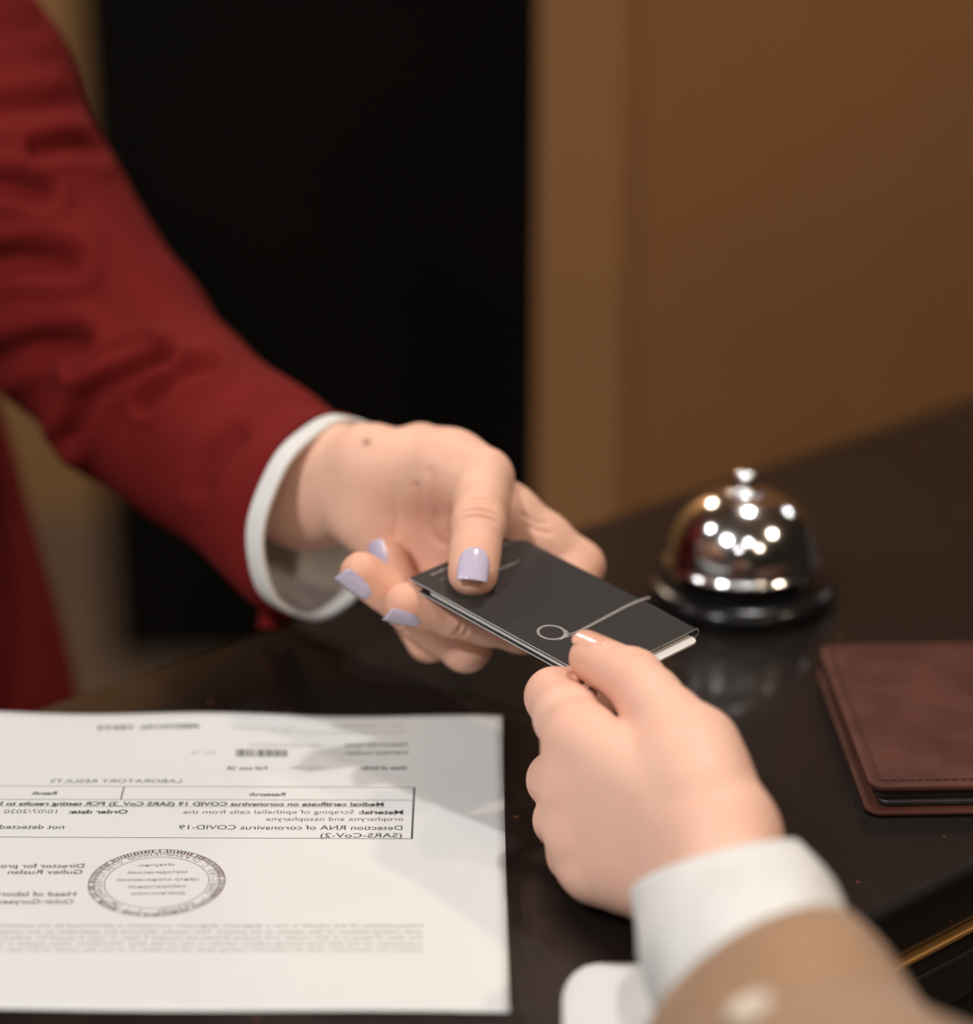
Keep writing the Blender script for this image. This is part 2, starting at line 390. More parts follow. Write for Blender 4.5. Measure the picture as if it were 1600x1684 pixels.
ig.line('Laboratory of Medical Diagnostics', 666, 540, 1197, 1.9); ig.line('Moscow, st. Laboratornaya 12, build. 3, office 4', 666, 445, 1208, 1.9)
ig.line('tel. / mail of the clinic', 485, 378, 1202, 1.6)
ik.line('Patient\'s full name:', 670, 566, 1229, 2.5, .02); ig.line('DARIA ALEKSANDROVNA', 532, 408, 1230, 2.2)
ik.line('Individual number:', 670, 566, 1242, 2.5, .02); ig.line('100 / 28', 354, 315, 1242.5, 2.0)
ik.line('Date of birth:', 668, 594, 1267, 2.7, .03); ig.line('13/03/1992', 533, 476, 1267, 2.3); ik.line('Full age: 28', 439, 373, 1267.5, 2.7, .02)
x = 472.0; bars = [3, 1.6, 2.2, 1.2, 4, 1.4, 2, 3.2, 3, 1.5, 2.6, 4.5, 1.8, 1.2, 3.2, 1.5, 2.4, 1.4, 4.2, 1.6, 2.6, 1.4, 3.4, 1.6, 2.4, 1.5, 3.6, 1.2, 2.6]
k = 0
while x > 388:                               # barcode
    w = bars[k % len(bars)]; gap = bars[(k * 7 + 3) % len(bars)] * .75
    ibar.flat([G(x, 1246.5), G(max(x - w, 387), 1246.5), G(max(x - w, 387), 1235), G(x, 1235)]); x -= w + gap; k += 1
ik.line('LABORATORY RESULTS', 298, 82, 1289, 3.0)
it_.rule((-180, 1293.3), (681.5, 1296.5), .0003); it_.rule((-180, 1316), (680, 1317.5), .0003); it_.rule((-180, 1377.5), (677.2, 1381), .0003)
it_.rule((681.5, 1296), (677.2, 1381.4), .0007, 8); it_.rule((204, 1296), (198.6, 1317), .0005, 3); it_.rule((-180, 1327), (632, 1328.6), .0002)
ik.line('Research', 469, 410, 1310.5, 2.5, .03); ik.line('Result', 93, 52, 1308.5, 2.5, .03)
ik.line('Medical certificate on coronavirus COVID 19 (SARS CoV_2) PCR testing results to be', 631, -14, 1327.3, 2.9, .03, 0, 1326.0)
ik.line('Material:', 663, 590, 1340.5, 3.0, .03); ik.line('Scraping of epithelial cells from the', 582, 301, 1340, 3.0, -.004)
ik.line('Order date:', 209.5, 112.5, 1339.6, 3.0, .03); ik.line('10/07/2020', 93, 6, 1339.2, 3.0, -.004)
ik.line('oropharynx and nasopharynx', 663, 436, 1351.5, 3.0, -.004)
ik.line('Detection RNA of coronavirus COVID-19', 661.5, 294, 1366.5, 3.3, .004, 0, 1365.5); ik.line('not detected', 105, -1, 1364.8, 3.3, .004)
ik.line('(SARS-CoV-2)', 661, 526.5, 1379, 3.3, .004)
ib.line('Director for production', 137.5, -62, 1429, 3.0, .012); ib.line('Guliev Ruslan', 135, 12, 1439, 3.0, .012)
ib.line('Head of laboratory', 124, -48, 1475.5, 3.1, .012); ib.line('Ochir-Goryaeva', 120, -14, 1488, 3.1, .012)
for t, v in (('Interpretation of the results is not a diagnosis, diagnostic conclusion is performed by the patient\'s treating doctor, the', 1526),
             ('with interpretation of the results to be passed. The results obtained are applicable to the sample and sample. When', 1536),
             ('the date of issue is in the results and testing should not exceed 3 days. In case if issued for analysing laboratory data the', 1545.5),
             ('conclusion of the test and testing subject results in use of the data. Therefore, when appeal is to a deviation is given', 1555.5),
             ('criteria for conclusion with its repeated testing value can be taken in of any the stamp of the test, in subject for patients', 1565.5)):
    ib.line(t, 695, -150, v, 1.75, -.004)
# round stamp
sc_ = G(258, 1452.5); SR = .0228; ST = math.radians(4)
sx_ = PLEFT * math.cos(ST) + PUP * math.sin(ST); sy_ = -PLEFT * math.sin(ST) + PUP * math.cos(ST)
def spt(r, a): return sc_ + sx_ * (r * SR * math.cos(a)) + sy_ * (r * SR * math.sin(a) * 1.0)
def arc(r0, r1, a0, a1, n):
    for k in range(n):
        b0 = a0 + (a1 - a0) * k / n; b1 = a0 + (a1 - a0) * (k + 1) / n
        ist.flat([spt(r0, b0), spt(r0, b1), spt(r1, b1), spt(r1, b0)])
T2 = 2 * math.pi
arc(.985, 1.0, 0, T2, 120); arc(.905, .918, 0, T2, 120); arc(.755, .767, 0, T2, 100)
for k in range(110):
    a = T2 * k / 110
    if random.random() < .85: arc(.918, .985, a, a + T2 / 110 * (.35 + .30 * random.random()), 1)
def arc_text(text, r, a0, a1, cap):
    n = len(text)
    for i, ch in enumerate(text):
        if ch == ' ': continue
        g, f = glyphs(ch, -.004)
        if not len(g): continue
        a = a0 + (a1 - a0) * (i + .5) / n; o_ = spt(r, a); t = unit(spt(r, a - .01) - spt(r, a + .01)); up = unit(o_ - sc_)
        k = cap / 1000 / .72; w = (g[:, 0].max() + g[:, 0].min()) / 2
        ist.put([(lambda p: (p[0], p[1], Z0 + pwave(p[0], p[1]) + .00006))(o_ + t * ((x - w) * k) + up * (y * k)) for x, y, _ in g], f)
arc_text('ОБЩЕСТВО С ОГРАНИЧЕННОЙ ОТВЕТСТВЕННОСТЬЮ * г. МОСКВА * ', .80, math.radians(200), math.radians(200 - 360), 2.1)
for t, u0, u1, v in (('«Научно-', 287, 224, 1425.5), ('методический', 307, 210, 1437.5), ('центр клинической', 326, 192, 1449.5), ('лабораторной', 306, 211, 1461), ('диагностики', 304, 216, 1472)):
    ist.line(t, u0, u1, v, 2.0, -.002, 0, v + 1.6)
ik.obj('printed_text', m_ink_g)['kind'] = 'stuff'; ib.obj('footer_text', m_ink_b)['kind'] = 'stuff'; ist.obj('round_stamp', m_ink_b)['kind'] = 'stuff'
it_.obj('table_frame', m_ink_g); ibar.obj('barcode', m_ink_g)['kind'] = 'stuff'
m_ink_l = mat('ink_pale', (.30, .29, .26), .8); ig.obj('faint_print', m_ink_l)['kind'] = 'stuff'

# ------------------------------------------------------------------ card folder and key card
UP = np.array([0, 0, Z0])
cA = np.array([-0.0278, 0.8949, 0.0684]) + UP; cB = np.array([0.0108, 0.934, 0.0704]) + UP; cD = np.array([0.036, 0.8325, 0.0573]) + UP
ex = unit(cD - cA); ey = cB - cA; ey = unit(ey - ex * (ey @ ex)); ez = np.cross(ex, ey)
FM = Matrix(((ex[0], ey[0], ez[0], cA[0]), (ex[1], ey[1], ez[1], cA[1]), (ex[2], ey[2], ez[2], cA[2]), (0, 0, 0, 1)))
def PC(u, v, h=0.0):                         # pixel -> point on the folder's plane raised by h
    r = ray(u, v); t = ((cA + ez * h - CAM) @ ez) / (r @ ez); return CAM + r * t
def loc(p): q = p - cA; return np.array([q @ ex, q @ ey, q @ ez])
FL, FW, TH = .090, .055, .0036
folder = empty('card_folder', (0, 0, 0)); folder.matrix_world = FM
tag(folder, 'folded black card holder with a pale ring and line print held between two hands', 'card holder')
def leaf(name, x0, x1, y0, y1, z0, z1, m, edge=None, curl=0.0):
    n = 24; vs = []; fs = []
    for k in range(n + 1):
        y = y0 + (y1 - y0) * k / n; dz = curl * ((y1 - y) / (y1 - y0)) ** 2
        vs += [(x0, y, z0 + dz), (x1, y, z0 + dz), (x1, y, z1 + dz), (x0, y, z1 + dz)]
    mi = []
    for k in range(n):
        a = 4 * k
        for (i, j, e) in ((0, 1, 0), (1, 2, 1), (2, 3, 0), (3, 0, 1)):
            fs.append((a + i, a + 4 + i, a + 4 + j, a + j)); mi.append(e)
    fs.append((0, 1, 2, 3)); mi.append(1); a = 4 * n; fs.append((a + 3, a + 2, a + 1, a)); mi.append(1)
    me = mesh(name, vs, fs); bm = bmesh.new(); bm.from_mesh(me); bmesh.ops.recalc_face_normals(bm, faces=bm.faces[:]); bm.to_mesh(me); bm.free()
    o = link(name, me, m, folder, smooth=False); me.materials.append(edge or m)
    for p_, e in zip(me.polygons, mi): p_.material_index = e
    return o
top = leaf('top_cover', 0, FL, 0, FW - TH / 2, -.00035, 0, m_folder, m_folder_edge)
bot = leaf('bottom_cover', 0, FL, 0, FW - TH / 2, -TH, -TH + .00035, m_folder, m_folder_edge)
leaf('inner_pocket', .0006, FL * .52, .0012, FW - .004, -.0016, -.0012, m_folder, m_folder)
def fold_mesh():
    n = 12; vs = []; fs = []; mi = []
    for k in range(n + 1):
        a = math.pi / 2 - math.pi * k / n
        for r in (TH / 2, TH / 2 - .00035):
            for x in (0, FL): vs.append((x, FW - TH / 2 + r * math.cos(a), -TH / 2 + r * math.sin(a)))
    for k in range(n):
        a = 4 * k
        for (i, j, e) in ((0, 1, 0), (1, 3, 1), (3, 2, 0), (2, 0, 1)):
            fs.append((a + i, a + j, a + 4 + j, a + 4 + i)); mi.append(e)
    me = mesh('folded_spine', vs, fs); bm = bmesh.new(); bm.from_mesh(me); bmesh.ops.recalc_face_normals(bm, faces=bm.faces[:]); bm.to_mesh(me); bm.free()
    o = link('folded_spine', me, m_folder, folder); me.materials.append(m_folder_edge)
    for p_, e in zip(me.polygons, mi): p_.material_index = e
fold_mesh()
# print on the cover
pr = Ink()
def cover_ribbon(pts, w):
    pts = [np.array(q[:2]) for q in pts]; vs = []; fs = []
    for i, q in enumerate(pts):
        t = pts[min(i + 1, len(pts) - 1)] - pts[max(i - 1, 0)]; t = t / np.linalg.norm(t); nn = np.array([-t[1], t[0]]) * w / 2
        vs += [(*(q + nn), .00003), (*(q - nn), .00003)]
    for i in range(len(pts) - 1): fs.append((2 * i, 2 * i + 1, 2 * i + 3, 2 * i + 2))
    pr.put(vs, fs)
rc = loc(PC(907, 1040)); RR = .0050
for r_, w_ in ((RR, .00026), (RR - .00055, .00022), (RR - .0003, .0001)):
    cover_ribbon([rc[:2] + r_ * np.array([math.cos(a), math.sin(a)]) for a in np.linspace(0, T2, 61)], w_)
def catmull(pts, n):
    pts = [np.array(p_, float) for p_ in pts]; pts = [2 * pts[0] - pts[1]] + pts + [2 * pts[-1] - pts[-2]]; out = []
    for i in range(1, len(pts) - 2):
        for k in range(n):
            t = k / n; a, b, c, d = pts[i - 1:i + 3]
            out.append(.5 * ((2 * b) + (c - a) * t + (2 * a - 5 * b + 4 * c - d) * t * t + (3 * b - a - 3 * c + d) * t ** 3))
    out.append(pts[-2]); return out
for dv in (-1.3, 1.3):
    cover_ribbon([loc(p_)[:2] for p_ in catmull([PC(930, 1046 + dv * 1.6), PC(950, 1039 + dv), PC(990, 1018 + dv), PC(1030, 997 + dv), PC(1056, 986 + dv), PC(1069, 982.5 + dv)], 8)], .0003)
cover_ribbon([loc(p_)[:2] for p_ in catmull([PC(921, 1052), PC(930, 1047), PC(934, 1042), PC(930, 1036)], 6)], .0003)
def ticks(u0, v0, u1, v1, hmm, n):           # rows of small unreadable print
    a, b = loc(PC(u0, v0))[:2], loc(PC(u1, v1))[:2]; d = (b - a) / np.linalg.norm(b - a); nn = np.array([-d[1], d[0]])
    for k in range(n):
        t0 = (k + .1) / n; q = a + (b - a) * t0; hh = hmm * (.55 + .45 * random.random()); w = np.linalg.norm(b - a) / n * (.3 + .4 * random.random())
        pr.put([(*q, .00003), (*(q + d * w), .00003), (*(q + d * w + nn * hh), .00003), (*(q + nn * hh), .00003)], [(0, 1, 2, 3)])
link('ring_and_line_print', mesh('ring_and_line_print', pr.v, pr.f), m_silver_ink, top, smooth=False)['kind'] = 'stuff'; pr = Ink()
ticks(709, 947, 738, 934, .0009, 12); ticks(724, 955, 741, 948, .0004, 9)
ticks(829, 897, 860, 884, .0009, 12); ticks(822, 937, 848, 927, .0010, 9); ticks(850, 926, 857, 922, .0012, 2)
link('small_print', mesh('small_print', pr.v, pr.f), m_silver_ink, top, smooth=False)['kind'] = 'stuff'
# the card inside
kc = bm_mesh('key_card', rrect_bm(.0855, .0500, .0008, .003, .0001))
kco = link('key_card', kc, m_card, None, smooth=False)
kco.matrix_world = FM @ Matrix.Translation((.0082, .0012, -.0030))
tag(kco, 'white plastic key card sticking out of the black card holder', 'card')

# ------------------------------------------------------------------ hands: one continuous skin surface each
def smin(a, b, k):
    h = np.maximum(k - np.abs(a - b), 0) / k
    return np.minimum(a, b) - h * h * k * .25
class Grid:
    def __init__(s, lo, hi, h):
        s.h = h; s.lo = np.array(lo, float); n = np.ceil((np.array(hi) - s.lo) / h).astype(int) + 1; s.n = n
        s.ax = [(s.lo[i] + h * np.arange(n[i])).astype(np.float32) for i in range(3)]
    def new(s): return np.full(tuple(s.n), .05, np.float32)
    def box(s, a, b, m):
        lo = np.minimum(a, b) - m; hi = np.maximum(a, b) + m
        i0 = np.clip(((lo - s.lo) / s.h).astype(int), 0, s.n - 1); i1 = np.clip(((hi - s.lo) / s.h).astype(int) + 2, 1, s.n)
        return tuple(slice(int(p_), int(q_)) for p_, q_ in zip(i0, i1))
    def cone(s, D, a, b, ra, rb, k=.004, dors=None, flat=1.0, cut=False):
        a = np.asarray(a, float); b = np.asarray(b, float)
        sl = s.box(a, b, max(ra, rb) * max(1, 1 / flat) + .022)
        X = s.ax[0][sl[0]][:, None, None]; Y = s.ax[1][sl[1]][None, :, None]; Zc = s.ax[2][sl[2]][None, None, :]
        d = b - a; L2 = max(float(d @ d), 1e-12)
        t = np.clip(((X - a[0]) * d[0] + (Y - a[1]) * d[1] + (Zc - a[2]) * d[2]) / L2, 0, 1)
        qx = X - a[0] - t * d[0]; qy = Y - a[1] - t * d[1]; qz = Zc - a[2] - t * d[2]
        q2 = qx * qx + qy * qy + qz * qz
        if dors is not None and flat != 1.0:
            w = qx * dors[0] + qy * dors[1] + qz * dors[2]
            q2 = q2 + w * w * (1 / flat ** 2 - 1)
        r = ra + (rb - ra) * t
        dist = (np.sqrt(q2) - r) * (1 if flat >= 1 else (flat + (1 - flat) * .5))
        D[sl] = smin(D[sl], dist.astype(np.float32), k)
    def mesh(s, D, smooth=2):
        ins = D < 0
        c = ins[:-1, :-1, :-1].astype(np.int8)
        tot = np.zeros(c.shape, np.int8)
        for i in (0, 1):
            for j in (0, 1):
                for k in (0, 1):
                    tot += ins[i:i + c.shape[0], j:j + c.shape[1], k:k + c.shape[2]]
        act = np.argwhere((tot > 0) & (tot < 8))
        cor = [(i, j, k) for i in (0, 1) for j in (0, 1) for k in (0, 1)]
        val = np.stack([D[act[:, 0] + i, act[:, 1] + j, act[:, 2] + k] for i, j, k in cor], 1).astype(float)
        acc = np.zeros((len(act), 3)); cnt = np.zeros(len(act))
        for p_ in range(8):
            for q_ in range(p_ + 1, 8):
                dd = np.array(cor[q_]) - np.array(cor[p_])
                if np.abs(dd).sum() != 1: continue
                va, vb = val[:, p_], val[:, q_]; m = (va < 0) != (vb < 0)
                t = np.where(m, va / np.where(m, va - vb, 1), 0)
                acc += m[:, None] * (np.array(cor[p_]) + t[:, None] * dd); cnt += m
        V = s.lo + s.h * (act + acc / cnt[:, None])
        idx = np.full(c.shape, -1, np.int64); idx[act[:, 0], act[:, 1], act[:, 2]] = np.arange(len(act))
        Fs = []
        for a in range(3):
            b, c2 = (a + 1) % 3, (a + 2) % 3
            sh = [slice(None)] * 3; sh2 = [slice(None)] * 3; sh[a] = slice(0, -1); sh2[a] = slice(1, None)
            ch = ins[tuple(sh)] != ins[tuple(sh2)]
            e = np.argwhere(ch); e = e[(e[:, b] > 0) & (e[:, c2] > 0) & (e[:, b] < s.n[b] - 1) & (e[:, c2] < s.n[c2] - 1)]
            db = np.zeros(3, int); db[b] = 1; dc = np.zeros(3, int); dc[c2] = 1
            g = lambda o_: idx[tuple((e + o_).T)]
            q = np.stack([g(-db - dc), g(-dc), g(0 * db), g(-db)], 1)
            flip = ~ins[tuple(e.T)]
            q[flip] = q[flip][:, ::-1]; Fs.append(q)
        Fq = np.concatenate(Fs); Fq = Fq[(Fq >= 0).all(1)]
        ed = np.concatenate([Fq[:, [0, 1]], Fq[:, [1, 2]], Fq[:, [2, 3]], Fq[:, [3, 0]]])
        deg = np.bincount(ed.ravel(), minlength=len(V)).astype(float)
        for it in range(smooth):
            av = np.zeros_like(V)
            for cc_ in range(3): av[:, cc_] = np.bincount(ed[:, 0], V[ed[:, 1], cc_], len(V)) + np.bincount(ed[:, 1], V[ed[:, 0], cc_], len(V))
            V = V + .5 * (av / deg[:, None] - V)
        return V, Fq

def frame_of(a, b, nrm):
    x = unit(b - a); z = nrm - x * (x @ nrm); z = unit(z); return x, np.cross(z, x), z

def build_hand(J, dorsal, nails, radii, palm_extra, fore, res, skin, name, creases=(), flush_pts=(), lines=(), marks=()):
    """J: wrist 'w' and chains t,i,m,r,p of world points; nails: distal dorsal directions."""
    allp = np.concatenate([np.array(J[n]) for n in 'timrp'] + [np.array(fore)[:2]])
    g = Grid(allp.min(0) - .028, allp.max(0) + .028, res)
    W = np.array(J['w'])
    palm = g.new()
    for (a, b, ra, rb, fl) in fore_segments(fore): g.cone(palm, a, b, ra, rb, .02, dorsal, fl)
    for (a, b, ra, rb, k) in palm_extra: g.cone(palm, a, b, ra, rb, k)
    total = palm
    for n in 'pmrit':
        pts = [np.array(q) for q in J[n]]; R_ = radii[n]
        D = g.new(); nd = nails[n]
        # dorsal direction along the chain: bend plane for the joints, given for the tip
        for s_ in range(3):
            a, b = pts[s_], pts[s_ + 1]; ra, rb = R_[s_], R_[s_ + 1]
            ax = unit(b - a)
            if n == 't': ref = nd
            elif s_ == 0: ref = unit(dorsal - ax * (dorsal @ ax))
            else:
                prev = unit(pts[s_] - pts[s_ - 1]); ref = prev - ax * (prev @ ax); ref = unit(ref) if np.linalg.norm(ref) > .15 else nd
            if s_ == 2: ref = nd
            ref = unit(ref - ax * (ref @ ax)); m = (a + b) / 2; SH = 1.02 if (s_ == 0 and n == 'i') else .95
            if s_ == 0 and n == 't':
                g.cone(D, a, b, ra, rb, .006)
            elif s_ < 2:
                # slim shaft with a fleshy palmar side
                g.cone(D, a, m + ref * .0003, ra, (ra + rb) / 2 * SH, .004); g.cone(D, m + ref * .0003, b, (ra + rb) / 2 * SH, rb, .004)
                g.cone(D, a * .62 + b * .38 - ref * ra * .22, a * .38 + b * .62 - ref * ra * .22, ra * .82, rb * .86, .004)
            else:
                g.cone(D, a, b, ra, rb, .004, ref, .90)
                g.cone(D, a * .45 + b * .55 - ref * rb * .18, b - ref * rb * .16 + ax * .0006, rb * .95, rb * .90, .004)   # pulp
        if n == 't': k = .011
        else:
            c0 = pts[0]; X = g.ax[0][:, None, None] - c0[0]; Y = g.ax[1][None, :, None] - c0[1]; Zc = g.ax[2][None, None, :] - c0[2]
            k = (.0012 + .0095 * np.exp(-(X * X + Y * Y + Zc * Zc) / .017 ** 2)).astype(np.float32)
        if n == 't':
            c0 = (pts[0] + pts[1]) / 2; X = g.ax[0][:, None, None] - c0[0]; Y = g.ax[1][None, :, None] - c0[1]; Zc = g.ax[2][None, None, :] - c0[2]
            k = (.0012 + .011 * np.exp(-(X * X + Y * Y + Zc * Zc) / .021 ** 2)).astype(np.float32)
        total = smin(total, D, k)
    V, Fq = g.mesh(total, 2)
    # vertex normals
    fn = np.cross(V[Fq[:, 2]] - V[Fq[:, 0]], V[Fq[:, 3]] - V[Fq[:, 1]]); vn = np.zeros_like(V)
    for k in range(4):
        for c_ in range(3): vn[:, c_] += np.bincount(Fq[:, k], fn[:, c_], len(V))
    vn /= np.linalg.norm(vn, axis=1)[:, None] + 1e-12
    for (c0, ax, lat, dd, sig, half, depth) in creases:
        r = V - c0; s1 = r @ ax; s2 = r @ lat; s3 = r @ dd
        wgt = np.exp(-((s1 - .08 * s2 * np.sign(s2) * 0) / sig) ** 2) * np.exp(-(s2 / half) ** 4) * (vn @ dd > .15) * (np.abs(s3) < .02)
        V = V - vn * (depth * wgt)[:, None]
    if lines:
        q = V - CAM; dd_ = q[:, 1] * C_ - q[:, 2] * S_; px_ = np.stack([800 + F * q[:, 0] / dd_, 842 - F * (q[:, 1] * S_ + q[:, 2] * C_) / dd_], 1)
        for pts, wdt, dep, dlo, dhi in lines:
            poly = np.array(catmull([np.array(p_, float) for p_ in pts], 10)); best = np.full(len(V), 1e9)
            for a_, b_ in zip(poly[:-1], poly[1:]):
                t = b_ - a_; w = np.clip(((px_ - a_) @ t) / (t @ t), 0, 1); dv = px_ - a_ - w[:, None] * t; best = np.minimum(best, np.hypot(dv[:, 0], dv[:, 1]))
            V = V - vn * (dep * np.exp(-(best / wdt) ** 2) * np.clip((vn @ CT) * 2, 0, 1) * (dd_ > dlo) * (dd_ < dhi))[:, None]
    fl = np.zeros(len(V))
    for (c0, r_, a_) in flush_pts: fl += a_ * np.exp(-((V - c0) ** 2).sum(1) / r_ ** 2)
    me = bpy.data.meshes.new(name)
    me.vertices.add(len(V)); me.vertices.foreach_set('co', V.ravel().astype(np.float32))
    me.loops.add(len(Fq) * 4); me.loops.foreach_set('vertex_index', Fq.ravel().astype(np.int32))
    me.polygons.add(len(Fq)); me.polygons.foreach_set('loop_start', np.arange(0, len(Fq) * 4, 4, dtype=np.int32))
    me.update(calc_edges=True); me.validate()
    at = me.attributes.new('flush', 'FLOAT', 'POINT'); at.data.foreach_set('value', np.clip(fl, 0, 1).astype(np.float32))
    mk = np.zeros(len(V))
    for (c0, r_) in marks:
        q = V - c0; rr_ = unit(c0 - CAM); q = q - (q @ rr_)[:, None] * rr_; mk += np.exp(-(q ** 2).sum(1) / r_ ** 2) * (vn @ CT > .1)
    at = me.attributes.new('mark', 'FLOAT', 'POINT'); at.data.foreach_set('value', np.clip(mk, 0, 1).astype(np.float32))
    org = Vector(tuple(W)); me.transform(Matrix.Translation(-org))
    o = link(name, me, skin); o.location = org
    return o, (g, total)
def fore_segments(fore): return FORE[id(fore)] if id(fore) in FORE else []
FORE = {}

def nail(parent, tip, prev, nd, w, l, back, m, over=.0012, lift=0.0, slope=0.0, rad=None, chip=None, name='fingernail', square=.55):
    """curved plate on the dorsal side of a fingertip; tip = last joint point, nd = dorsal direction"""
    x, y, z = frame_of(prev, tip, nd); ns, nt = 14, 14; vs = []; fs = []; th = .0005; R_ = rad or w * .62
    base = tip + x * (over - l + back) + z * lift
    def pt(s, t, dz):
        # outline: rounded at the cuticle, nearly square at the free edge
        wd = max(.12, math.sqrt(max(0, 1 - ((.42 - t) / .43) ** 2))) if t < .42 else 1 - max(0, (t - .86) / .14) ** 2 * (1 - square) * .35
        tt = t
        if t > .9: tt = t - .05 * s * s
        a = s * wd * (w / 2) / R_
        zz = R_ * (math.cos(a) - 1)
        curl = -.0011 * max(0, (tt - .15)) ** 2 - .0005 * (1 - tt) ** 4
        return base + x * (tt * l) + y * (R_ * math.sin(a)) + z * (zz + curl + dz + slope * max(0, (1 - tt) * l - back))
    for dz in (th, 0):
        for j in range(nt + 1):
            for i in range(ns + 1): vs.append(pt(-1 + 2 * i / ns, j / nt, dz * (1 if 0 < i < ns and 0 < j else .4)))
    m_ = (ns + 1) * (nt + 1)
    for L0 in (0, m_):
        for j in range(nt):
            for i in range(ns):
                q = [L0 + j * (ns + 1) + i, L0 + j * (ns + 1) + i + 1, L0 + (j + 1) * (ns + 1) + i + 1, L0 + (j + 1) * (ns + 1) + i]
                fs.append(q if L0 == 0 else q[::-1])
    ring = [i for i in range(ns + 1)] + [j * (ns + 1) + ns for j in range(1, nt + 1)] + [nt * (ns + 1) + i for i in range(ns - 1, -1, -1)] + [j * (ns + 1) for j in range(nt - 1, 0, -1)]
    for k in range(len(ring)):
        a, b = ring[k], ring[(k + 1) % len(ring)]; fs.append((a, a + m_, b + m_, b))
    me = mesh(name, vs, fs); bm = bmesh.new(); bm.from_mesh(me); bmesh.ops.recalc_face_normals(bm, faces=bm.faces[:]); bm.to_mesh(me); bm.free()
    o = link(name, me, m); rel(o, parent); return o

# ---- the hand that gives the card (palm towards the camera, fingers folded back under the card)
SA = {'w': P(605, 790, 1.030),
      't': [P(692, 747, 1.026), P(794, 786, 1.002), P(787, 862, .979), P(778, 940, .964)],
      'i': [P(834, 848, 1.010), P(951, 931, 1.014), P(925, 982, 1.002), P(868, 1003, .995)],
      'm': [P(842, 895, 1.016), P(858, 1030, .990), P(752, 1010, .980), P(670, 995, .972)],
      'r': [P(808, 945, 1.022), P(766, 1062, .997), P(676, 1002, .990), P(596, 946, .982)],
      'p': [P(764, 992, 1.030), P(706, 1050, 1.010), P(664, 988, 1.008), P(640, 920, 1.010)]}
dA = unit(np.array([.73, .69, -.06])); uA = np.array([-.13, .04, -.99])
nailA = {'t': cdir(.02, .22, .97), 'i': cdir(-.3, -.8, .3), 'm': cdir(-.28, -.74, .60), 'r': cdir(-.42, -.56, .70), 'p': cdir(-.62, .0, .75)}
radA = {'t': (.0120, .0108, .0091, .0084), 'i': (.0110, .0092, .0082, .0072), 'm': (.0115, .0093, .0084, .0074), 'r': (.0110, .0090, .0083, .0075), 'p': (.0100, .0080, .0072, .0064)}
def lerp(a, b, t): return np.asarray(a) * (1 - t) + np.asarray(b) * t
w_ = SA['w']; fa1, fa2 = P(500, 791, 1.058), P(380, 748, 1.088)
foreA = [w_, fa1, fa2]
FORE[id(foreA)] = [(w_, fa1, .0195, .0222, .85), (fa1, fa2, .0222, .0260, .85)]
extraA = []
for n, ra, rb in (('i', .0135, .0108), ('m', .0140, .0110), ('r', .0135, .0105), ('p', .0125, .0098)):
    off = {'i': -.008, 'm': -.003, 'r': .004, 'p': .008}[n]
    extraA.append((w_ + uA * off, SA[n][0], ra * .9, rb, .009))
extraA += [(lerp(w_, SA['p'][0], .15) - dA * .006 + uA * .008, lerp(w_, SA['p'][0], .75) - dA * .006 + uA * .004, .0120, .0115, .009),     # heel of the palm
           (lerp(w_, SA['t'][0], .55) - dA * .004, lerp(SA['t'][0], SA['t'][1], .55) - dA * .006, .0115, .0135, .009),                        # ball of the thumb
           (lerp(SA['t'][0], SA['t'][1], .55), lerp(w_, SA['i'][0], .82), .0100, .0095, .012)]                                                # web
def crease_set(J, n, j, nd, offs, half, sig=.0008, depth=.0014):
    pts = [np.array(q) for q in J[n]]; ax = unit(pts[j + 1] - pts[j - 1] if j < 3 else pts[j] - pts[j - 1]); nd = unit(nd - ax * (nd @ ax)); lat = np.cross(nd, ax)
    return [(pts[j] + ax * o_, ax, lat, nd, sig, half, depth) for o_ in offs]
cA_list = crease_set(SA, 't', 2, nailA['t'], (-.0034, -.0008, .0024, .0050), .0068) + crease_set(SA, 'm', 2, nailA['m'], (-.0018, .0010), .006) + crease_set(SA, 'r', 2, nailA['r'], (-.001, .0015), .006)
flA = [(np.array(SA[n][3]), .011, .45) for n in 'timrp'] + [(np.array(SA[n][1]), .011, .35) for n in 'imrp'] + [(np.array(SA[n][2]), .009, .28) for n in 'timrp']
staff, fieldA = build_hand(SA, dA, nailA, radA, extraA, foreA, .00085, m_skin_a, 'person', cA_list, flA,
    [([(684, 800), (692, 830), (698, 858), (712, 882), (728, 896)], 6, .0011, .9, 1.2), ([(648, 800), (652, 840), (650, 880)], 6, .0006, .9, 1.2), ([(706, 775), (716, 810), (724, 850)], 9, .0007, .9, 1.2),
     ([(872, 866), (885, 872), (903, 876)], 4, .0010, .9, 1.2), ([(862, 846), (880, 858), (898, 862)], 4, .0008, .9, 1.2)], [(P(603, 727, 1.03), .0016)])
tag(staff, 'person in a dark red jacket with lilac nails holding out the card folder', 'person')
for n, wd, ln in (('t', .0122, .0150), ('m', .0100, .0135), ('r', .0106, .0145), ('p', .0088, .0115), ('i', .0098, .0125)):
    r3 = radA[n][3]
    nail(staff, np.array(SA[n][3]), np.array(SA[n][2]), nailA[n], wd, ln, r3 * (.85 if n == 't' else 1.0), m_lilac, over=.0030 if n == 't' else .0016, lift=r3 * .92 + .0003, slope=(radA[n][2] - r3) / .021 * .95, rad=r3 * 1.02, square=.8)

